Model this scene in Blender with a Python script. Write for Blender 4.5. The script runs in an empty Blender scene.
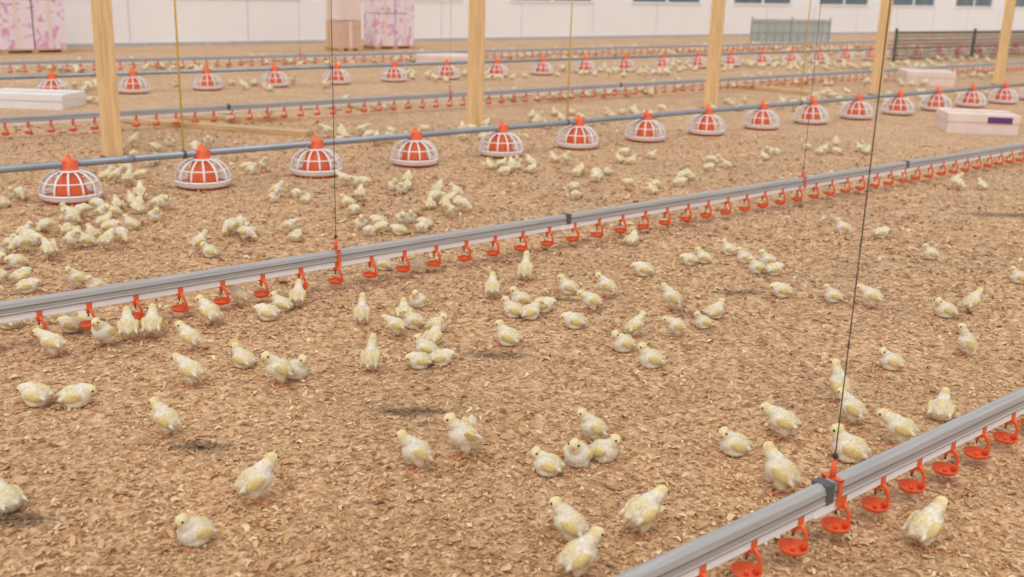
import bpy, math, random
import numpy as np
from mathutils import Vector, Matrix, Euler
random.seed(7); np.random.seed(7)
scene=bpy.context.scene
scene.view_settings.view_transform='Standard'
scene.view_settings.look='None'
# ---------------------------------------------------------------- camera
W,H_=1024,577
CX,CY=512.0,288.5
F=1061.0
CH=1.35
a=Vector((1820-CX,-(18-CY),-F)).normalized()
dn=Vector((410-CX,-(3963-CY),-F)).normalized()
c=-dn
c=(c-a*c.dot(a)).normalized()
b=c.cross(a)
R=Matrix((a,b,c))
camd=bpy.data.cameras.new('camera'); cam=bpy.data.objects.new('camera',camd)
scene.collection.objects.link(cam); scene.camera=cam
M4=R.to_4x4(); M4.translation=Vector((0,0,CH)); cam.matrix_world=M4
camd.sensor_width=36; camd.lens=F/1024*36
camd.clip_end=300
camd.dof.use_dof=True; camd.dof.focus_distance=3.6; camd.dof.aperture_fstop=3.2
def G(px,py,z=0.0):
    d=R@Vector((px-CX,-(py-CY),-F)); t=(z-CH)/d.z
    return Vector((d.x*t,d.y*t,z))
RI=R.transposed()
def lineX(px,Y,z):
    q0=RI@Vector((0,Y,z-CH)); q1=RI@Vector((1,0,0)); k=(px-CX)/F
    return -(q0.x+k*q0.z)/(q1.x+k*q1.z)
RT=R@Vector((1,0,0)); RT.z=0; RT.normalize()
FD=R@Vector((0,0,-1)); FD.z=0; FD.normalize()
def yaw(deg):
    t=math.radians(deg); d=RT*math.cos(t)+FD*math.sin(t)
    return math.atan2(d.y,d.x)
# ---------------------------------------------------------------- materials
def s2l(c):
    return tuple(((x/255)/12.92 if x/255<=0.04045 else ((x/255+0.055)/1.055)**2.4) for x in c)+(1,)
def mat(name,col,rough=0.6,metal=0,var=0.12,scale=8,bump=0.0,bscale=60,stretch=None,sub=0,spec=0.5):
    m=bpy.data.materials.new(name); m.use_nodes=True
    nt=m.node_tree; N=nt.nodes; L=nt.links; p=N['Principled BSDF']
    p.inputs['Roughness'].default_value=rough; p.inputs['Metallic'].default_value=metal
    p.inputs['Specular IOR Level'].default_value=spec
    tc=N.new('ShaderNodeTexCoord'); mp=N.new('ShaderNodeMapping')
    L.new(tc.outputs['Object'],mp.inputs['Vector'])
    if stretch: mp.inputs['Scale'].default_value=stretch
    nz=N.new('ShaderNodeTexNoise'); nz.inputs['Scale'].default_value=scale; nz.inputs['Detail'].default_value=6
    L.new(mp.outputs[0],nz.inputs['Vector'])
    cr=N.new('ShaderNodeValToRGB')
    base=s2l(col)
    cr.color_ramp.elements[0].position=0.3; cr.color_ramp.elements[1].position=0.7
    cr.color_ramp.elements[0].color=tuple(x*(1-var) for x in base[:3])+(1,)
    cr.color_ramp.elements[1].color=tuple(min(1,x*(1+var)) for x in base[:3])+(1,)
    L.new(nz.outputs['Fac'],cr.inputs[0]); L.new(cr.outputs[0],p.inputs['Base Color'])
    if sub: p.inputs['Subsurface Weight'].default_value=sub; p.inputs['Subsurface Scale'].default_value=0.02
    if bump:
        n2=N.new('ShaderNodeTexNoise'); n2.inputs['Scale'].default_value=bscale; L.new(mp.outputs[0],n2.inputs['Vector'])
        bp=N.new('ShaderNodeBump'); bp.inputs['Strength'].default_value=bump; bp.inputs['Distance'].default_value=0.01
        L.new(n2.outputs['Fac'],bp.inputs['Height']); L.new(bp.outputs[0],p.inputs['Normal'])
    return m
m_orange=mat('orange_plastic',(234,100,52),0.42,var=0.05)
m_orange2=mat('orange_pan_plastic',(236,108,60),0.45,var=0.05)
m_feed=mat('crumb_feed',(206,164,120),0.9,var=0.25,scale=120)
m_white=mat('white_plastic',(236,236,240),0.35,var=0.03)
m_pvc=mat('white_pvc',(244,245,250),0.3,var=0.03,scale=3)
m_alu=mat('aluminium_rail',(180,178,178),0.45,metal=0.4,var=0.12,scale=4,stretch=(1,20,20))
m_alud=mat('aluminium_groove',(118,116,116),0.45,metal=0.4,var=0.1)
m_pipe=mat('galvanised_pipe',(150,158,168),0.42,metal=0.4,var=0.12,scale=5)
m_black=mat('black_plastic',(44,44,48),0.5,var=0.1)
m_joint=mat('grey_joint',(88,88,92),0.5,var=0.1)
m_wire=mat('steel_wire',(92,86,80),0.5,metal=0.3,var=0.1)
m_cord=mat('yellow_cord',(228,204,100),0.7,var=0.1,scale=200)
m_wood=mat('pine_wood',(236,200,148),0.65,var=0.18,scale=3,stretch=(14,14,0.9),bump=0.2,bscale=20)
m_plank=mat('plank_wood',(206,172,130),0.7,var=0.2,scale=4,stretch=(1,12,12))
m_wall=mat('painted_panel_wall',(248,249,253),0.6,var=0.02,scale=1)
m_seam=mat('wall_seam',(218,222,230),0.6,var=0.05)
m_base=mat('grey_plinth',(190,188,190),0.7,var=0.1)
m_glass=mat('window_glass',(96,108,118),0.1,var=0.2,scale=2)
m_card=mat('cardboard_white',(236,218,212),0.75,var=0.06,scale=6)
m_brown=mat('cardboard_brown',(214,182,162),0.8,var=0.08)
m_purple=mat('purple_label',(104,58,120),0.6,var=0.1)
m_fence=mat('fence_wire',(82,92,88),0.55,metal=0.2,var=0.15)
m_fenceg=mat('fence_wire_grey',(172,180,180),0.55,metal=0.2,var=0.15)
m_panelg=mat('grey_sheet_panel',(186,194,194),0.5,var=0.12,scale=1.5)
m_beak=mat('beak_horn',(214,150,114),0.45,var=0.08,scale=80)
m_leg=mat('leg_skin',(222,150,118),0.5,var=0.1,scale=120)
m_eye=mat('eye_black',(16,12,12),0.12,var=0.0)
def printed():
    m=mat('pink_printed_carton',(236,230,236),0.5,var=0.04)
    nt=m.node_tree;N=nt.nodes;L=nt.links;p=N['Principled BSDF']
    tc=N.new('ShaderNodeTexCoord'); w=N.new('ShaderNodeTexNoise'); w.inputs['Scale'].default_value=5.0; w.inputs['Detail'].default_value=3
    w.inputs['Distortion'].default_value=1.6
    L.new(tc.outputs['Object'],w.inputs['Vector'])
    cr=N.new('ShaderNodeValToRGB'); e=cr.color_ramp.elements
    e[0].position=0.52; e[0].color=s2l((240,228,236)); e[1].position=0.62; e[1].color=s2l((224,168,206))
    L.new(w.outputs['Fac'],cr.inputs[0]); L.new(cr.outputs[0],p.inputs['Base Color'])
    return m
m_pink=printed()
def colattr_mat(name,rough,sub=0.0,sheen=0.0,bump=False):
    m=bpy.data.materials.new(name); m.use_nodes=True
    nt=m.node_tree;N=nt.nodes;L=nt.links;p=N['Principled BSDF']
    at=N.new('ShaderNodeAttribute'); at.attribute_name='Col'
    tc=N.new('ShaderNodeTexCoord'); nz=N.new('ShaderNodeTexNoise'); nz.inputs['Scale'].default_value=110 if bump else 0.9; nz.inputs['Detail'].default_value=4
    L.new(tc.outputs['Object'],nz.inputs['Vector'])
    mr=N.new('ShaderNodeMapRange'); mr.inputs[1].default_value=0.25; mr.inputs[2].default_value=0.75
    mr.inputs[3].default_value=0.82 if bump else 0.86; mr.inputs[4].default_value=1.06 if bump else 1.08
    L.new(nz.outputs['Fac'],mr.inputs[0])
    vm=N.new('ShaderNodeVectorMath'); vm.operation='SCALE'
    L.new(at.outputs['Color'],vm.inputs[0]); L.new(mr.outputs[0],vm.inputs['Scale'])
    L.new(vm.outputs[0],p.inputs['Base Color'])
    p.inputs['Roughness'].default_value=rough
    p.inputs['Specular IOR Level'].default_value=0.2
    if sub:
        p.inputs['Subsurface Weight'].default_value=sub; p.inputs['Subsurface Radius'].default_value=(1,0.7,0.45); p.inputs['Subsurface Scale'].default_value=0.006
    if sheen: p.inputs['Sheen Weight'].default_value=sheen
    if bump:
        bp=N.new('ShaderNodeBump'); bp.inputs['Strength'].default_value=0.5; bp.inputs['Distance'].default_value=0.003
        L.new(nz.outputs['Fac'],bp.inputs['Height']); L.new(bp.outputs[0],p.inputs['Normal'])
    return m
m_down=colattr_mat('chick_down',0.9,0.2,0.0,True)
m_flake=colattr_mat('wood_shaving',0.75,sheen=0.12)
# ---------------------------------------------------------------- mesh builder
class MB:
    def __init__(s): s.v=[];s.f=[];s.m=[];s.mats=[];s.sm=[]
    def mi(s,m):
        if m not in s.mats: s.mats.append(m)
        return s.mats.index(m)
    def add(s,vs,fs,m,smooth=True,T=None):
        o=len(s.v); k=s.mi(m)
        if T is not None: vs=[T@Vector(v) for v in vs]
        s.v+= [tuple(v) for v in vs]
        for f in fs: s.f.append(tuple(i+o for i in f)); s.m.append(k); s.sm.append(smooth)
    def lathe(s,prof,m,seg=32,T=None,smooth=True):
        vs=[];fs=[];n=len(prof)
        for i in range(seg):
            t=2*math.pi*i/seg
            for r,z in prof: vs.append((r*math.cos(t),r*math.sin(t),z))
        for i in range(seg):
            j=(i+1)%seg
            for k in range(n-1): fs.append((i*n+k,j*n+k,j*n+k+1,i*n+k+1))
        s.add(vs,fs,m,smooth,T)
    def tube(s,pts,r,m,seg=8,T=None,smooth=True,cap=True):
        pts=[Vector(p) for p in pts]; n=len(pts)
        rs=r if isinstance(r,(list,tuple)) else [r]*n
        vs=[];fs=[]
        pu=None
        for i,p in enumerate(pts):
            d=(pts[min(i+1,n-1)]-pts[max(i-1,0)]).normalized()
            if pu is None:
                pu=d.orthogonal().normalized()
            pu=(pu-d*pu.dot(d)); 
            pu=pu.normalized() if pu.length>1e-6 else d.orthogonal().normalized()
            w=d.cross(pu)
            for k in range(seg):
                t=2*math.pi*k/seg; vs.append(p+(pu*math.cos(t)+w*math.sin(t))*rs[i])
        for i in range(n-1):
            for k in range(seg):
                l=(k+1)%seg; fs.append((i*seg+k,i*seg+l,(i+1)*seg+l,(i+1)*seg+k))
        if cap: fs.append(tuple(reversed(range(seg)))); fs.append(tuple((n-1)*seg+k for k in range(seg)))
        s.add(vs,fs,m,smooth,T)
    def box(s,lo,hi,m,T=None):
        x0,y0,z0=lo;x1,y1,z1=hi
        vs=[(x0,y0,z0),(x1,y0,z0),(x1,y1,z0),(x0,y1,z0),(x0,y0,z1),(x1,y0,z1),(x1,y1,z1),(x0,y1,z1)]
        s.add(vs,[(0,3,2,1),(4,5,6,7),(0,1,5,4),(1,2,6,5),(2,3,7,6),(3,0,4,7)],m,False,T)
    def ball(s,cn,r,m,seg=12,rings=8,T=None):
        vs=[];fs=[]; rx,ry,rz=(r,r,r) if not isinstance(r,(tuple,list)) else r
        for i in range(rings+1):
            p=math.pi*i/rings
            for k in range(seg):
                t=2*math.pi*k/seg; vs.append((cn[0]+rx*math.sin(p)*math.cos(t),cn[1]+ry*math.sin(p)*math.sin(t),cn[2]+rz*math.cos(p)))
        for i in range(rings):
            for k in range(seg):
                l=(k+1)%seg; fs.append((i*seg+k,(i+1)*seg+k,(i+1)*seg+l,i*seg+l))
        s.add(vs,fs,m,True,T)
    def mesh(s,name):
        me=bpy.data.meshes.new(name); me.from_pydata(s.v,[],s.f)
        for m in s.mats: me.materials.append(m)
        me.polygons.foreach_set('material_index',s.m); me.polygons.foreach_set('use_smooth',s.sm)
        me.update(); return me
    def obj(s,name,loc=(0,0,0),rz=0,parent=None):
        return mk(name,s.mesh(name),loc,rz,parent)
def mk(name,me,loc=(0,0,0),rz=0,parent=None,sc=1):
    o=bpy.data.objects.new(name,me); scene.collection.objects.link(o)
    o.location=loc; o.rotation_euler=(0,0,rz); o.scale=(sc,sc,sc)
    if parent: o.parent=parent
    return o
def bevel(o,w,seg=2):
    md=o.modifiers.new('bevel','BEVEL'); md.width=w; md.segments=seg; md.limit_method='ANGLE'
# ---------------------------------------------------------------- layout lines
ZR=0.155
Y_N=G(860,477,ZR).y
Y_M=G(500,231,ZR).y
Y_A=G(498,156,0).y
Y_C=G(300,104,ZR).y
Y_B=G(337,84,0).y
Y_D=G(150,60,ZR).y
Y_W=G(100,47,0).y
print('LINES',[round(v,2) for v in (Y_N,Y_M,Y_A,Y_C,Y_B,Y_D,Y_W)])
XL,XR=-9.0,46.0
# ---------------------------------------------------------------- floor
stains=[(G(410,412),0.13,0.05),(G(200,447),0.10,0.045),(G(20,520),0.11,0.05),(G(495,355),0.14,0.05),(G(700,315),0.10,0.05),(G(735,293),0.14,0.04),(G(1000,215),0.3,0.08),(G(560,300),0.1,0.04)]
srot=math.atan2(RT.y,RT.x)
PALF=[(142,100,64),(182,138,94),(206,164,118),(222,186,142),(246,220,182)]
def floor_mat():
    m=bpy.data.materials.new('wood_shavings_litter'); m.use_nodes=True
    nt=m.node_tree;N=nt.nodes;L=nt.links;p=N['Principled BSDF']; p.inputs['Roughness'].default_value=0.9; p.inputs['Specular IOR Level'].default_value=0.15
    p.inputs['Sheen Weight'].default_value=0.2
    tc=N.new('ShaderNodeTexCoord')
    def vor(scale,stretch,rot):
        mp=N.new('ShaderNodeMapping'); mp.inputs['Scale'].default_value=stretch; mp.inputs['Rotation'].default_value=(0,0,rot)
        L.new(tc.outputs['Object'],mp.inputs['Vector'])
        v=N.new('ShaderNodeTexVoronoi'); v.inputs['Scale'].default_value=scale; L.new(mp.outputs[0],v.inputs['Vector']); return v
    v1=vor(85,(1,0.5,1),0.6); v2=vor(66,(0.5,1,1),-0.4)
    def ramp(src,els):
        cr=N.new('ShaderNodeValToRGB'); e=cr.color_ramp.elements
        while len(e)<len(els): e.new(0.5)
        for i,(pos,col) in enumerate(els): e[i].position=pos; e[i].color=s2l(col)
        L.new(src,cr.inputs[0]); return cr
    pal=[(0.0,(140,100,64)),(0.3,(186,142,98)),(0.65,(212,172,128)),(1.0,(240,210,170))]
    sp1=N.new('ShaderNodeSeparateColor'); L.new(v1.outputs['Color'],sp1.inputs[0])
    sp2=N.new('ShaderNodeSeparateColor'); L.new(v2.outputs['Color'],sp2.inputs[0])
    r1=ramp(sp1.outputs[0],pal); r2=ramp(sp2.outputs[1],pal)
    mx=N.new('ShaderNodeMix'); mx.data_type='RGBA'; mx.inputs[0].default_value=0.5
    L.new(r1.outputs[0],mx.inputs[6]); L.new(r2.outputs[0],mx.inputs[7])
    nz=N.new('ShaderNodeTexNoise'); nz.inputs['Scale'].default_value=1.3; nz.inputs['Detail'].default_value=8; nz.inputs['Roughness'].default_value=0.65
    L.new(tc.outputs['Object'],nz.inputs['Vector'])
    mr=N.new('ShaderNodeMapRange'); mr.inputs[1].default_value=0.3; mr.inputs[2].default_value=0.7; mr.inputs[3].default_value=0.82; mr.inputs[4].default_value=1.12
    L.new(nz.outputs['Fac'],mr.inputs[0])
    fac=mr.outputs[0]
    nw=N.new('ShaderNodeTexNoise'); nw.inputs['Scale'].default_value=14; nw.inputs['Detail'].default_value=4
    L.new(tc.outputs['Object'],nw.inputs['Vector'])
    for (pt,rx,ry) in stains:
        mp=N.new('ShaderNodeMapping'); mp.vector_type='TEXTURE'
        mp.inputs['Location'].default_value=(pt.x,pt.y,0); mp.inputs['Rotation'].default_value=(0,0,srot); mp.inputs['Scale'].default_value=(rx,ry,1)
        L.new(tc.outputs['Object'],mp.inputs['Vector'])
        ln=N.new('ShaderNodeVectorMath'); ln.operation='LENGTH'; L.new(mp.outputs[0],ln.inputs[0])
        ad=N.new('ShaderNodeMath'); ad.operation='ADD'; L.new(ln.outputs['Value'],ad.inputs[0]); L.new(nw.outputs['Fac'],ad.inputs[1])
        m2=N.new('ShaderNodeMapRange'); m2.inputs[1].default_value=0.9; m2.inputs[2].default_value=1.6; m2.inputs[3].default_value=0.45; m2.inputs[4].default_value=1.0
        L.new(ad.outputs[0],m2.inputs[0])
        mu=N.new('ShaderNodeMath'); mu.operation='MULTIPLY'; L.new(fac,mu.inputs[0]); L.new(m2.outputs[0],mu.inputs[1]); fac=mu.outputs[0]
    sc=N.new('ShaderNodeVectorMath'); sc.operation='SCALE'; L.new(mx.outputs[2],sc.inputs[0]); L.new(fac,sc.inputs['Scale'])
    L.new(sc.outputs[0],p.inputs['Base Color'])
    bp=N.new('ShaderNodeBump'); bp.inputs['Strength'].default_value=0.7; bp.inputs['Distance'].default_value=0.006
    ad=N.new('ShaderNodeMath'); L.new(sp1.outputs[1],ad.inputs[0]); L.new(sp2.outputs[2],ad.inputs[1]); L.new(ad.outputs[0],bp.inputs['Height'])
    L.new(bp.outputs[0],p.inputs['Normal'])
    return m
m_floor=floor_mat()
fb=MB(); fb.add([(-14,-4,0),(50,-4,0),(50,Y_W+0.2,0),(-14,Y_W+0.2,0)],[(0,1,2,3)],m_floor,False)
floor=fb.obj('floor')
def shavings(n):
    r=np.exp(np.random.uniform(np.log(1.7),np.log(10.5),n)); th=np.random.uniform(-0.72,0.72,n)
    rt=np.array(RT)[:2]; fd=np.array(FD)[:2]
    P=(np.sin(th)*r)[:,None]*rt+(np.cos(th)*r)[:,None]*fd
    L_=np.random.gamma(3.4,0.0030,n)*np.clip(r/4.0,0.85,1.5); Wd=L_*np.random.uniform(0.25,0.7,n); 
    ya=np.random.uniform(0,2*np.pi,n); pit=np.random.normal(0,0.26,n); rol=np.random.normal(0,0.30,n); cur=np.random.uniform(-0.1,0.35,n)*L_
    ux=np.stack([np.cos(ya)*np.cos(pit),np.sin(ya)*np.cos(pit),np.sin(pit)],1)
    vx=np.stack([-np.sin(ya)*np.cos(rol),np.cos(ya)*np.cos(rol),np.sin(rol)],1)
    base=np.zeros((n,3)); base[:,:2]=P; base[:,2]=np.random.uniform(0.001,0.005,n)+np.abs(np.sin(pit))*L_*0.4
    V=np.zeros((n,6,3))
    for k,(s,zc) in enumerate(((-.5,0),(0,1),(.5,0))):
        for j,t in enumerate((-.5,.5)):
            tw=t*(1 if s==0 else 0.7)
            V[:,k*2+j]=base+ux*(s*L_)[:,None]+vx*(tw*Wd)[:,None]
            V[:,k*2+j,2]+=zc*cur
    V[:,:,2]=np.maximum(V[:,:,2],0.0006)
    fac=np.array([[0,1,3,2],[2,3,5,4]])
    Fc=(np.arange(n)[:,None,None]*6+fac[None]).reshape(-1)
    me=bpy.data.meshes.new('wood_shavings'); me.vertices.add(n*6); me.vertices.foreach_set('co',V.reshape(-1))
    me.loops.add(n*8); me.loops.foreach_set('vertex_index',Fc)
    me.polygons.add(n*2); me.polygons.foreach_set('loop_start',np.arange(n*2)*4)
    pal=np.array([s2l(x)[:3] for x in PALF])
    t=np.clip(np.random.beta(1.9,1.9,n)*4,0,3.999); i=t.astype(int); fr=(t-i)[:,None]
    C=pal[i]*(1-fr)+pal[i+1]*fr
    st=np.ones(n)
    cs,sn=math.cos(srot),math.sin(srot)
    for (pt,rx,ry) in stains:
        dx=P[:,0]-pt.x; dy=P[:,1]-pt.y
        u=(dx*cs+dy*sn)/rx; v=(-dx*sn+dy*cs)/ry
        d=np.sqrt(u*u+v*v)+np.random.uniform(-.3,.3,n)
        st*=np.clip(0.40+0.6*(d-0.5)/0.7,0.40,1)
    C=C*st[:,None]
    col=np.ones((n,6,4)); col[:,:,:3]=C[:,None,:]
    at=me.color_attributes.new('Col','FLOAT_COLOR','POINT'); at.data.foreach_set('color',col.reshape(-1))
    me.materials.append(m_flake); me.update(); me.validate()
    return mk('wood_shavings',me)
shavings(210000)
# ---------------------------------------------------------------- drinker lines
def cup_mesh():
    s=MB()
    s.box((-0.010,-0.0175,0.106),(0.010,0.0175,0.109),m_orange)
    s.box((-0.010,-0.0195,0.106),(0.010,-0.0165,0.144),m_orange)
    s.box((-0.010,0.0165,0.106),(0.010,0.0195,0.144),m_orange)
    s.tube([(0,0,0.108),(0,0,0.092)],[0.008,0.006],m_orange,10)
    s.tube([(0,0,0.093),(0,0,0.08)],0.003,m_wire,8)
    s.tube([(0.0,-0.019,0.118),(0.006,-0.028,0.100),(0.012,-0.031,0.082),(0.014,-0.028,0.064),(0.012,-0.02,0.050)],[0.006,0.0055,0.005,0.006,0.008],m_orange,8)
    T=Matrix.Translation((0,-0.004,0.036))
    s.lathe([(0.0,0.0),(0.017,0.0),(0.029,0.005),(0.0355,0.013),(0.038,0.019),(0.036,0.0195),(0.032,0.013),(0.025,0.007),(0.0,0.005)],m_orange,24,T)
    s.lathe([(0.0,0.005),(0.006,0.006),(0.004,0.018),(0.0,0.02)],m_orange,10,T)
    return s.mesh('nipple_cups')
cupm=cup_mesh()
def drinker(Y,x0,x1,cup0,sp,joints,hang):
    e=bpy.data.objects.new('drinker_line',None); scene.collection.objects.link(e); e.location=((x0+x1)/2,Y,0); e.empty_display_size=0.1
    ox=-(x0+x1)/2
    sec=[(-0.022,0.141),(-0.0235,0.146),(-0.0205,0.149),(-0.0195,0.165),(-0.0215,0.168),(-0.0175,0.183),(-0.006,0.190),(0.006,0.190),(0.0175,0.183),(0.0215,0.168),(0.0195,0.165),(0.0205,0.149),(0.0235,0.146),(0.022,0.141)]
    s=MB(); n=len(sec)
    vs=[(x0+ox,y,z) for y,z in sec]+[(x1+ox,y,z) for y,z in sec]
    fs=[(i,(i+1)%n,(i+1)%n+n,i+n) for i in range(n)]
    fs+= [tuple(range(n)),tuple(reversed(range(n,2*n)))]
    s.add(vs,fs,m_alu,False)
    for y,z in ((-0.0205,0.1665),(0.0205,0.1665)): s.box((x0+ox,y-0.0014,z-0.0012),(x1+ox,y+0.0014,z+0.0012),m_alud)
    s.obj('aluminium_rail',parent=e)
    s=MB(); s.box((x0+ox,-0.0165,0.113),(x1+ox,0.0165,0.141),m_pvc); o=s.obj('water_pipe',parent=e); bevel(o,0.005,3)
    s=MB()
    for j in joints:
        s.box((j-0.016+ox,-0.0245,0.138),(j+0.016+ox,0.0245,0.192),m_joint); s.box((j-0.05+ox,-0.019,0.110),(j+0.05+ox,0.019,0.142),m_pvc)
    s.box((x0-0.02+ox,-0.02,0.105),(x0+0.02+ox,0.02,0.16),m_black)
    o=s.obj('pipe_joints',parent=e); bevel(o,0.003)
    s=MB()
    for hx in hang:
        x=hx+ox
        s.tube([(x,0,0.19),(x,0,3.0)],0.0016,m_wire,6)
        s.tube([(x,0,0.19),(x,0,0.238)],[0.009,0.006],m_orange,8)
        s.box((x-0.007,-0.028,0.120),(x+0.007,-0.0235,0.193),m_orange); s.box((x-0.007,-0.028,0.190),(x+0.007,0.028,0.195),m_orange); s.box((x-0.007,0.0235,0.120),(x+0.007,0.028,0.193),m_orange)
        s.ball((x,0,0.25),0.008,m_black)
    s.obj('suspension_wires',parent=e)
    cu=mk('nipple_cups',cupm,(cup0+ox,0,0),0,e)
    md=cu.modifiers.new('array','ARRAY'); md.use_relative_offset=False; md.use_constant_offset=True; md.constant_offset_displace=(sp,0,0); md.count=int((x1-cup0-0.1)/sp)
    return e
cz=0.05
xa=lineX(745,Y_N,cz); xb=lineX(1004,Y_N,cz); spN=(xb-xa)/7
xm=lineX(40,Y_M,cz); xm2=lineX(464,Y_M,cz); spM=(xm2-xm)/11
drinker(Y_N,xa-8*spN,30,xa-7*spN,spN,[lineX(822,Y_N,.15)],[lineX(833,Y_N,.2),lineX(835,Y_N,.2)+3.2,lineX(835,Y_N,.2)+6.4])
sp=spM
wM=lineX(336,Y_M,.2)
drinker(Y_M,xm-6*sp,XR,xm-5*sp,sp,[lineX(566,Y_M,.15),lineX(905,Y_M,.15)],[wM,lineX(803,Y_M,.2)])
drinker(Y_C,xm-18*sp,XR,xm-17.6*sp,sp,[lineX(228,Y_C,.15),lineX(620,Y_C,.15)],[lineX(450,Y_C,.2)])
drinker(Y_D,xm-26*sp,XR,xm-25.6*sp,sp,[],[lineX(300,Y_D,.2)])
# ---------------------------------------------------------------- feeder pans
def pan_mesh():
    s=MB()
    s.lathe([(0,0.002),(0.13,0.002),(0.158,0.010),(0.168,0.022),(0.170,0.030),(0.166,0.030),(0.155,0.016),(0.10,0.012),(0.05,0.02),(0,0.024)],m_orange2,48)
    s.lathe([(0,0.022),(0.158,0.022),(0.160,0.018)],m_feed,40)
    def ring(R_,z,r,m,seg=48):
        s.lathe([(R_+r*math.cos(t),z+r*math.sin(t)) for t in [2*math.pi*k/8 for k in range(9)]],m,seg)
    s.lathe([(0.164,0.018),(0.171,0.022),(0.178,0.046),(0.174,0.053),(0.168,0.050),(0.164,0.03)],m_white,48)
    ring(0.175,0.050,0.0070,m_white); ring(0.156,0.122,0.0045,m_white); ring(0.062,0.184,0.007,m_white)
    nr=13
    for k in range(nr):
        t=2*math.pi*k/nr; pts=[]
        for R_,z in ((0.175,0.047),(0.174,0.078),(0.166,0.108),(0.146,0.140),(0.110,0.168),(0.062,0.184)):
            pts.append((R_*math.cos(t),R_*math.sin(t),z))
        s.tube(pts,0.0064,m_white,6)
    s.lathe([(0.0,0.03),(0.090,0.03),(0.096,0.038),(0.096,0.060),(0.082,0.105),(0.064,0.160),(0.054,0.19),(0.047,0.205),(0.043,0.23),(0.037,0.248),(0.02,0.254),(0.014,0.272),(0.009,0.284),(0,0.286)],m_orange2,32)
    for k in range(6):
        t=2*math.pi*k/6+0.2
        s.tube([(0.096*math.cos(t),0.096*math.sin(t),0.058),(0.062*math.cos(t),0.062*math.sin(t),0.163)],0.004,m_orange2,6)
    s.box((-0.045,-0.034,0.20),(0.045,0.034,0.248),m_orange2)
    return s.mesh('feeder_pan')
panm=pan_mesh()
ZP=0.224
panpos=[]
def feeder(Y,pxa,pxb,n,n0,n1,cords):
    X0=lineX(pxa,Y,0.06); s_=(lineX(pxb,Y,0.06)-X0)/n
    for i in range(n0,n1):
        x=X0+i*s_; mk('feeder_pan',panm,(x,Y,0),random.uniform(-.02,.02)); panpos.append((x,Y))
    s=MB(); xs=X0+(n0-0.6)*s_; xe=X0+(n1-0.4)*s_
    s.tube([(xs,0,ZP),(xe,0,ZP)],0.0225,m_pipe,16)
    k=xs+0.4
    while k<xe: s.tube([(k-0.04,0,ZP),(k+0.04,0,ZP)],0.026,m_pipe,16); k+=3.0
    for cpx in cords:
        x=lineX(cpx,Y,.2); s.tube([(x,0,ZP),(x,0,3.0)],0.0065,m_cord,6); s.tube([(x-0.01,0,ZP),(x+0.01,0,ZP)],0.027,m_joint,12)
    s.obj('feeder_pipe',(0,Y,0))
feeder(Y_A,71,1003,14,-3,22,[184,567,800])
feeder(Y_B,207,662,9,-8,34,[330])
# ---------------------------------------------------------------- posts
Y_P=G(704,109,0).y
xp0=lineX(113,Y_P,0); xp4=lineX(998,Y_P,0)
for i in range(-1,7):
    x=xp0+(xp4-xp0)/4*i
    s=MB(); w=0.058
    s.box((-w,-w,0),(w,w,3.0),m_wood)
    s.box((-w-0.02,-w-0.02,0),(w+0.02,w+0.02,0.012),m_wire)
    o=s.obj('wooden_post',(x,Y_P,0)); bevel(o,0.005)
for Yb in (Y_P,Y_M,Y_N,Y_A,Y_C,Y_B,Y_D):
    s=MB(); s.box((-9,-0.05,0),(34,0.05,0.16),m_wood); s.obj('ceiling_beam',(0,Yb,3.002))
# ---------------------------------------------------------------- back wall
SILL=0.90
s=MB()
s.box((-14,0,0),(60,0.15,SILL),m_wall); s.box((-14,0,1.8),(60,0.15,3.2),m_wall)
edges=[]
x=-14
while x<60:
    edges.append(x); s.box((x,0,SILL),(x+1.4,0.15,1.8),m_wall); x+=4.2
s.obj('wall_back',(0,Y_W,0))
for i,x in enumerate(edges):
    g=MB(); x0,x1=x+1.4,x+4.2
    g.box((x0,0.05,SILL),(x1,0.07,1.8),m_glass)
    for (l,h) in (((x0,-0.02,SILL-.02),(x1,0.06,SILL+.04)),((x0,0.0,1.76),(x1,0.06,1.8)),((x0,0,SILL+.04),(x0+0.05,0.06,1.76)),((x1-0.05,0,SILL+.04),(x1,0.06,1.76)),(((x0+x1)/2-0.03,0,SILL+.04),((x0+x1)/2+0.03,0.06,1.76))):
        g.box(l,h,m_white)
    g.obj('window_%d'%(i+1),(0,Y_W,0))
s=MB()
x=-14
while x<60: s.box((x-0.012,-0.012,0.0),(x+0.012,0.0,SILL-.03),m_seam); x+=2.4
s.obj('trim_1',(0,Y_W,0))
s=MB(); s.box((-14,-0.03,0),(60,0,0.07),m_base); s.obj('baseboard_back',(0,Y_W,0))
# ---------------------------------------------------------------- cartons
def carton(px,py,size,ya,m,label=None):
    L_,D_,H=size; s=MB()
    s.box((-L_/2,-D_/2,0),(L_/2,D_/2,H),m)
    s.box((-L_/2-.008,-D_/2-.008,H*0.62),(L_/2+.008,D_/2+.008,H+.006),m)
    s.box((-L_/2,-0.02,H+.006),(L_/2,0.02,H+.009),m_brown)
    s.box((-0.003,-D_/2,H+.006),(0.003,D_/2,H+.008),m_brown)
    if label:
        s.box((L_*0.05,-D_/2-.0125,H*0.60),(L_*0.40,-D_/2-.008,H*0.92),label)
    p=G(px,py); o=s.obj('cardboard_box',(p.x,p.y,0),ya); bevel(o,0.006); return o
carton(975,131,(0.68,0.5,0.19),yaw(-8),m_card,label=m_purple)
carton(34,106,(0.85,0.5,0.14),yaw(-4),m_white)
carton(448,63,(1.0,0.6,0.14),yaw(-4),m_card)
carton(925,84,(0.7,0.6,0.2),yaw(-6),m_card)
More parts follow.
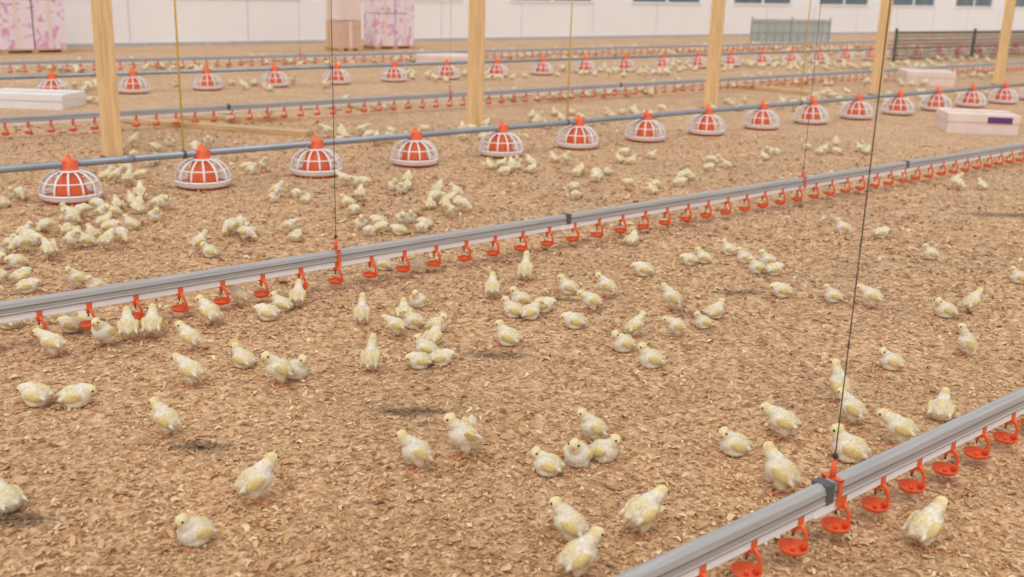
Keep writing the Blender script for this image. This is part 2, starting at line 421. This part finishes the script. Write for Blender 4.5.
def stack(px,py,nx,w,hh,nz,mats,ya=0):
    s=MB()
    s.box((-nx*w/2-.03,-w/2,0),(nx*w/2+.03,w/2,0.02),m_plank); s.box((-nx*w/2-.03,-w/2,0.06),(nx*w/2+.03,w/2,0.08),m_plank)
    for i in (-1,0,1): s.box((i*(nx*w/2-.05)-.05,-w/2,0.02),(i*(nx*w/2-.05)+.05,w/2,0.06),m_plank)
    for i in range(nx):
        for j in range(nz):
            x=(i-nx/2+.5)*w; mm=mats[(i+j)%len(mats)]
            s.box((x-w/2+.012,-w/2,.08+j*hh),(x+w/2-.012,w/2,.08+(j+1)*hh-.012),mm)
            s.box((x-0.03,-w/2-.003,.08+j*hh),(x+0.03,-w/2,.08+(j+1)*hh-.012),m_card)
    p=G(px,py); o=s.obj('carton_stack',(p.x,p.y,0),ya); bevel(o,0.008)
stack(31,53,2,0.52,0.8,2,[m_pink])
stack(389,49,2,0.46,0.62,2,[m_pink])
stack(344,51,1,0.5,0.5,2,[m_brown,m_card])
def plank(p,q,w=0.14,t=0.045,z=0):
    p=Vector(p);q=Vector(q);d=q-p; s=MB(); s.box((-d.length/2,-w/2,0),(d.length/2,w/2,t),m_plank)
    o=s.obj('timber_plank',((p+q)/2)+Vector((0,0,z)),math.atan2(d.y,d.x)); bevel(o,.005)
plank(G(122,122),G(310,136)); plank(G(180,119),G(300,121),0.1,.04)
plank(G(722,86),G(852,99),0.2,.05)
def fence(name,p,q,h,m,nv,nh,r=0.006,fr=0.03,sheet=None):
    p=Vector(p);q=Vector(q);d=q-p;L_=d.length; s=MB()
    for i in range(nv+1): x=-L_/2+L_*i/nv; s.tube([(x,0,0.05),(x,0,h)],r,m,5)
    for i in range(nh+1): z=0.05+(h-0.05)*i/nh; s.tube([(-L_/2,0,z),(L_/2,0,z)],r,m,5)
    k=max(2,int(L_/2.5))
    for i in range(k+1):
        x=-L_/2+L_*i/k; s.box((x-fr,-fr,0),(x+fr,fr,h+0.08),m)
    s.box((-L_/2,-fr*.6,h-.02),(L_/2,fr*.6,h+.02),m)
    if sheet: s.box((-L_/2,0.02,0.1),(L_/2,0.03,h-.03),sheet)
    s.obj(name,(p+q)/2,math.atan2(d.y,d.x))
fence('wire_mesh_fence',G(893,62),G(1040,58),0.58,m_fence,70,7,0.007,.02)
fence('sheet_panel_barrier',G(750,46),G(828,46),0.62,m_fenceg,10,2,0.006,.015,sheet=m_panelg)
# ---------------------------------------------------------------- chicks
CREAM=np.array(s2l((240,229,204))[:3]); YEL=np.array(s2l((238,217,154))[:3]); PALE=np.array(s2l((240,225,180))[:3]); WHT=np.array(s2l((244,236,220))[:3])
def ico():
    import bmesh
    bm=bmesh.new(); bmesh.ops.create_icosphere(bm,subdivisions=3,radius=1); v=[x.co.copy() for x in bm.verts]; f=[tuple(q.index for q in p.verts) for p in bm.faces]; bm.free(); return v,f
IV,IF=ico()
def chick_mesh(name,sit=False,tilt=22,head=(0.05,0,0.12),hyaw=0,hpitch=-5,wing=False,seed=0,stance=0.0):
    rs=np.random.RandomState(seed)
    bz=0.036 if sit else 0.068
    T=Matrix.Translation((0,0,bz))@Matrix.Rotation(math.radians(-tilt),4,'Y')
    blobs=[]
    def B(cn,r,col,rot=(0,0,0),TT=T):
        Mx=TT@Matrix.Translation(cn)@Euler([math.radians(q) for q in rot]).to_matrix().to_4x4()@Matrix.Diagonal((r[0],r[1],r[2],1))
        blobs.append((Mx,col))
    wd=1.12 if sit else 1.07
    B((0,0,0),(0.039,0.034*wd,0.034),CREAM); B((0.016,0,0.000),(0.029,0.030*wd,0.032),WHT)
    B((-0.021,0,0.004),(0.026,0.027*wd,0.026),CREAM); B((-0.040,0,0.011),(0.016,0.010,0.008),PALE)
    B((-0.008,0,0.018),(0.030,0.022,0.018),PALE*0.5+YEL*0.5)
    for sg in (1,-1):
        if wing:
            B((-0.004,sg*0.045,0.022),(0.020,0.026,0.006),YEL,(sg*35,0,sg*-20)); B((-0.022,sg*0.066,0.036),(0.016,0.018,0.004),WHT,(sg*35,0,sg*-40))
        else:
            B((-0.004,sg*0.032*wd,0.006),(0.027,0.0085,0.015),YEL,(0,-8,sg*3)); B((-0.030,sg*0.028*wd,0.004),(0.018,0.0055,0.0075),WHT,(0,-4,sg*-6))
    I4=Matrix.Identity(4)
    hp=Vector(head)
    nb=T@Vector((0.022,0,0.014))
    for i in range(5):
        t=i/4; q=nb.lerp(hp,t); r=0.0235*(1-t)+0.0150*t
        q.x+=0.003*math.sin(t*math.pi)
        B(tuple(q),(r,r,r),WHT*(1-t)+PALE*t,(0,0,0),I4)
    hr=Euler((0,math.radians(-hpitch),math.radians(hyaw)))
    HM=Matrix.Translation(hp)@hr.to_matrix().to_4x4()
    B((0,0,0),(0.0195,0.0168,0.0172),PALE,(0,0,0),HM); B((0.009,0,-0.002),(0.0115,0.0115,0.0115),PALE,(0,0,0),HM); B((-0.004,0,0.006),(0.014,0.013,0.0125),YEL,(0,0,0),HM)
    if sit:
        B((0.0,0,0.014),(0.036,0.037,0.0135),CREAM,(0,0,0),I4)
        for sg in (1,-1): B((0.006,sg*0.022,0.018),(0.020,0.014,0.016),CREAM,(0,0,0),I4)
    else:
        for sg in (1,-1):
            B((-0.004,sg*0.017,bz-0.024),(0.018,0.013,0.019),CREAM,(0,20,0),I4); B((-0.008,sg*0.018,bz-0.037),(0.010,0.008,0.010),CREAM,(0,20,0),I4)
    vs=[];fs=[]
    for Mx,_ in blobs:
        o=len(vs); vs+=[Mx@v for v in IV]; fs+=[tuple(i+o for i in f) for f in IF]
    me=bpy.data.meshes.new('tmp'); me.from_pydata(vs,[],fs); ob=bpy.data.objects.new('tmp',me); scene.collection.objects.link(ob)
    rm=ob.modifiers.new('r','REMESH'); rm.mode='VOXEL'; rm.voxel_size=0.0026
    sm=ob.modifiers.new('s','SMOOTH'); sm.factor=0.5; sm.iterations=4
    dg=bpy.context.evaluated_depsgraph_get(); em=bpy.data.meshes.new_from_object(ob.evaluated_get(dg))
    V=np.zeros(len(em.vertices)*3); em.vertices.foreach_get('co',V); V=V.reshape(-1,3)
    Nn=np.zeros(len(em.vertices)*3); em.vertices.foreach_get('normal',Nn); Nn=Nn.reshape(-1,3)
    faces=[tuple(p.vertices) for p in em.polygons]
    bpy.data.objects.remove(ob); bpy.data.meshes.remove(em); bpy.data.meshes.remove(me)
    V[:,2]=np.maximum(V[:,2],0.001)
    Wt=np.zeros((len(V),1)); C=np.zeros((len(V),3))
    Vh=np.c_[V,np.ones(len(V))]
    for Mx,col in blobs:
        Mi=np.array(Mx.inverted()); q=(Vh@Mi.T)[:,:3]; d=np.linalg.norm(q,axis=1)
        w=np.exp(-12*np.maximum(d-1,-0.05))[:,None]; C+=w*col; Wt+=w
    C/=Wt
    s=MB(); s.add([tuple(v) for v in V],faces,m_down)
    cols=[tuple(x) for x in C]
    nt=2800; idx=rs.randint(0,len(V),nt)
    tv=[];tf=[]
    back=np.array([-0.7,0,-0.45])
    for k,i in enumerate(idx):
        p=V[i]; 
        if p[2]<0.006: continue
        n=Nn[i]; dr=n*0.55+back*0.8+rs.normal(0,0.25,3); dr/=np.linalg.norm(dr)
        if dr.dot(n)<0.15: dr=dr+n*(0.3-dr.dot(n)); dr/=np.linalg.norm(dr)
        hd=np.linalg.norm(p-np.array(hp))<0.022
        if hd and k%2: continue
        ln=rs.uniform(0.0015,0.003) if hd else rs.uniform(0.0035,0.0080)
        sd=np.cross(dr,n); l=np.linalg.norm(sd); 
        if l<1e-4: continue
        sd=sd/l*rs.uniform(0.0004,0.0009)
        o=len(tv); q0=p-n*0.0008
        tip=p+dr*ln; tip[2]=max(tip[2],0.001)
        tv+=[tuple(q0-sd),tuple(q0+sd),tuple(tip)]; tf.append((o,o+1,o+2)); 
        cc=tuple(np.minimum(C[i]*rs.uniform(0.88,1.1),1)); cols+=[cc,cc,cc]
    s.add(tv,tf,m_down,False)
    s.tube([(0.016,0,-0.002),(0.021,0,-0.0025),(0.026,0,-0.005),(0.0295,0,-0.0085)],[0.0060,0.0050,0.0032,0.0007],m_beak,8,T=HM)
    s.tube([(0.016,0,-0.006),(0.022,0,-0.0075),(0.0265,0,-0.0088)],[0.004,0.003,0.0007],m_beak,8,T=HM)
    for sg in (1,-1): s.ball((0.0085,sg*0.0143,0.0028),0.0036,m_eye,10,6,T=HM)
    if not sit:
        for sg in (1,-1):
            y=sg*0.018; fx=0.004+sg*stance
            s.tube([(-0.008,y,0.038),(-0.011,y,0.029),(-0.009+fx*.5,y,0.019),(fx,y,0.006)],[0.006,0.0042,0.0033,0.0034],m_leg,8)
            for an,ln in ((-32,0.020),(0,0.024),(32,0.020),(180,0.011)):
                t=math.radians(an); ex=fx+ln*math.cos(t); ey=y+ln*math.sin(t)
                s.tube([(fx,y,0.0055),((fx+ex)/2,(y+ey)/2,0.0048),(ex,ey,0.0022)],[0.003,0.0023,0.0012],m_leg,6)
    else:
        for sg in (1,-1):
            for an in (-25,0,25):
                t=math.radians(an); s.tube([(0.028,sg*0.018,0.004),(0.028+0.02*math.cos(t),sg*0.018+0.02*math.sin(t),0.0022)],[0.0026,0.0012],m_leg,6)
    mesh=s.mesh(name)
    full=np.ones((len(s.v),4)); full[:,:3]=CREAM; full[:len(cols),:3]=np.array(cols)
    at=mesh.color_attributes.new('Col','FLOAT_COLOR','POINT'); at.data.foreach_set('color',full.reshape(-1))
    return mesh
P={}
P['st']=chick_mesh('chick_standing',tilt=28,head=(0.042,0,0.121),seed=1,stance=.004)
P['tall']=chick_mesh('chick_alert',tilt=48,head=(0.032,0,0.140),seed=2,hpitch=8)
P['look']=chick_mesh('chick_looking',tilt=24,head=(0.042,0.008,0.117),hyaw=50,seed=3,stance=-.006)
P['lookr']=chick_mesh('chick_looking_r',tilt=28,head=(0.042,-0.008,0.121),hyaw=-55,seed=4,stance=.005)
P['sit']=chick_mesh('chick_sitting',sit=True,tilt=14,head=(0.036,0,0.082),seed=5)
P['sitl']=chick_mesh('chick_sitting_looking',sit=True,tilt=12,head=(0.038,0.006,0.076),hyaw=45,seed=6)
P['sleep']=chick_mesh('chick_resting',sit=True,tilt=6,head=(0.044,0,0.052),hpitch=-18,seed=7)
P['peck']=chick_mesh('chick_pecking',tilt=-8,head=(0.060,0,0.040),hpitch=-50,seed=8)
P['walk']=chick_mesh('chick_walking',tilt=14,head=(0.058,0,0.104),seed=9,stance=.014)
P['flap']=chick_mesh('chick_flapping',tilt=30,head=(0.040,0,0.124),wing=True,seed=10)
occ=[]
GS=0.88
def place(px,py,ang,pose,sc=1.0):
    p=G(px,py); occ.append((p.x,p.y))
    k=1.06 if py>385 else 1.0
    return mk('chick',P[pose],p,yaw(ang),None,GS*k*sc*random.uniform(0.96,1.05))
near=[
(6,510,150,'sit',1.0),(195,543,235,'sit',1.0),(257,503,20,'look',1.08),(168,437,165,'st',1),(192,387,160,'walk',.98),(244,367,160,'sit',1.0),
(279,386,200,'look',1),(297,378,320,'sit',1.05),(371,372,80,'tall',1),(416,471,200,'lookr',1),(463,457,190,'flap',1.05),(547,474,175,'sitl',1.0),(577,465,250,'sit',1.05),
(604,460,330,'sit',1.0),(592,444,190,'st',.95),(569,545,165,'st',1.02),(578,580,15,'st',1.02),(641,536,35,'walk',1.15),(733,454,185,'sitl',1.05),(781,440,165,'walk',1.05),
(779,494,150,'lookr',1.08),(850,425,155,'st',1),(838,402,120,'tall',1),(848,460,165,'sit',1.2),(898,447,160,'walk',1),(940,419,60,'sit',1.05),(965,357,170,'tall',.95),(890,369,170,'sitl',1.05),
(922,549,25,'st',1.08),(944,317,180,'sitl',1.1),(970,314,20,'st',.95),(870,309,165,'walk',1),(832,302,180,'sit',1),(781,297,180,'sleep',1.1),(1017,283,180,'sit',1),
(622,351,200,'sitl',1.1),(634,338,20,'st',.9),(650,367,190,'sit',1.1),(675,338,190,'walk',.9),(702,328,200,'sit',.9),(714,318,20,'sit',1),(671,310,170,'lookr',1),(643,276,180,'sleep',1.1),
(606,299,170,'look',1),(591,313,190,'walk',.95),(574,328,180,'sleep',1.05),(568,294,180,'sit',1.05),(525,281,80,'tall',1),(492,299,90,'st',1),(513,317,180,'sit',1),(530,319,10,'sit',1),(520,306,200,'sit',1),(543,312,0,'sleep',1),
(508,345,170,'sit',1.15),(362,325,90,'tall',.95),(396,337,180,'walk',.9),(413,328,200,'sit',1),(418,307,250,'sit',1),(404,319,100,'sit',1),(433,344,60,'sit',1),(437,332,330,'sit',1),(426,356,180,'sit',1),(441,365,0,'sleep',1),(419,368,200,'sleep',1),
(298,308,90,'st',1),(268,320,180,'sleep',1.1),(282,311,180,'sit',1),(240,307,190,'st',.95),(210,327,150,'look',1.05),(191,352,165,'look',1),(153,339,100,'st',1.1),(129,342,110,'st',1.1),(104,348,260,'st',1.08),(72,332,180,'sleep',1),(88,326,170,'sit',1),(57,322,200,'sit',1),
(54,358,175,'walk',1.0),(38,405,175,'sleep',1.1),(77,406,10,'sleep',1.1),
(744,263,180,'sit',1),(729,255,170,'sit',1),(756,273,190,'sit',1),(773,275,10,'sleep',1),(766,266,200,'sit',1),(703,263,180,'sit',1),(689,265,190,'sleep',1),(842,233,180,'sit',1),(880,238,0,'sleep',1),(930,259,180,'sit',1),
(420,272,200,'sit',1),(384,270,180,'sit',1),
]
for n in near: place(*n)
poses=['sit','sit','sitl','sleep','sleep','sitl','look','walk','peck','sleep']
def blocked(x,y,d):
    for qx,qy in occ:
        if (x-qx)**2+(y-qy)**2<d*d: return True
    for qx,qy in panpos:
        if (x-qx)**2+(y-qy)**2<0.25**2: return True
    for Y in (Y_M,Y_C,Y_D,Y_N):
        if abs(y-Y)<0.075: return True
    if abs(y-Y_P)<0.14 and abs(((x-xp0)/((xp4-xp0)/4)+.5)%1-.5)*((xp4-xp0)/4)<0.17: return True
    return False
def cluster(cx,cy,rx,ry,n,parent=None,d=0.09,sc=1.0):
    made=0;tries=0
    while made<n and tries<n*30:
        tries+=1
        t=random.uniform(0,2*math.pi); r=math.sqrt(random.random())
        px,py=cx+rx*r*math.cos(t),cy+ry*r*math.sin(t)
        p=G(px,py)
        if p.y>Y_W-0.2 or blocked(p.x,p.y,d): continue
        occ.append((p.x,p.y)); made+=1
        mk('chick',P[random.choice(poses)],p,random.uniform(0,6.28),parent,GS*sc*random.uniform(0.92,1.06))
mid=[(25,262,28,18,8),(60,240,40,12,8),(110,222,50,14,11),(150,210,22,10,6),(20,285,22,9,3),(100,246,30,8,3),(207,250,12,8,2),(245,236,14,8,4),(290,203,20,6,4),(290,240,8,5,2),(370,228,14,9,4),(400,228,30,8,5),(445,208,18,12,10),(405,190,12,4,4),
(350,205,25,10,3),(515,170,30,6,8),(590,178,22,8,6),(575,198,14,3,2),(640,192,20,6,3),(690,185,14,5,3),(720,168,20,6,4),(820,152,24,5,5),(870,150,18,5,3),(125,180,22,8,6),(15,205,14,8,3),(145,165,20,5,3),(250,172,15,6,3),
(560,165,12,5,2),(640,160,30,6,4),(780,160,16,5,3),(950,190,14,4,2),(976,190,10,4,1),(820,185,30,6,2),(85,290,14,4,2),(355,188,14,5,3),(905,182,12,5,2),(640,245,10,3,1),(15,330,12,4,2)]
for m_ in mid: cluster(*m_)
flock=bpy.data.objects.new('chick_flock',None); scene.collection.objects.link(flock)
far=[(160,150,60,6,8),(380,140,60,7,14),(480,135,30,6,8),(560,122,50,7,12),(640,118,40,6,10),(760,108,60,6,14),(850,102,50,6,14),(930,98,60,6,18),(980,120,40,8,5),
(60,105,60,5,8),(230,118,50,6,6),(520,98,60,4,24),(620,95,60,4,20),(360,108,60,4,12),(700,88,50,4,16),(800,82,60,5,26),(900,84,50,5,16),(960,74,50,5,26),
(60,70,60,5,20),(170,68,60,5,26),(300,64,60,5,26),(420,60,60,5,24),(540,56,60,5,36),(640,52,60,5,44),(740,50,60,5,60),(820,50,50,6,76),(880,52,50,6,60),(700,68,60,5,34),(800,66,60,5,46),(890,68,50,5,36),(960,60,50,4,30),(450,78,80,5,24),(600,74,80,4,34),(250,88,80,4,14),(100,90,60,4,10)]
for f_ in far: cluster(*f_,parent=flock,d=0.12,sc=1.12)
print('chicks',len(occ))
# ---------------------------------------------------------------- light
w=bpy.data.worlds.new('world'); scene.world=w; w.use_nodes=True
bg=w.node_tree.nodes['Background']; bg.inputs[0].default_value=(1.0,0.985,0.98,1); bg.inputs[1].default_value=0.80
sd=bpy.data.lights.new('sun','SUN'); sd.energy=1.35; sd.angle=math.radians(30); sd.color=(1,0.97,0.93)
so=bpy.data.objects.new('sun',sd); scene.collection.objects.link(so)
dirv=(RT*0.15+FD*0.6+Vector((0,0,-1)))
so.rotation_euler=dirv.to_track_quat('-Z','Y').to_euler(); so.location=(0,0,8)
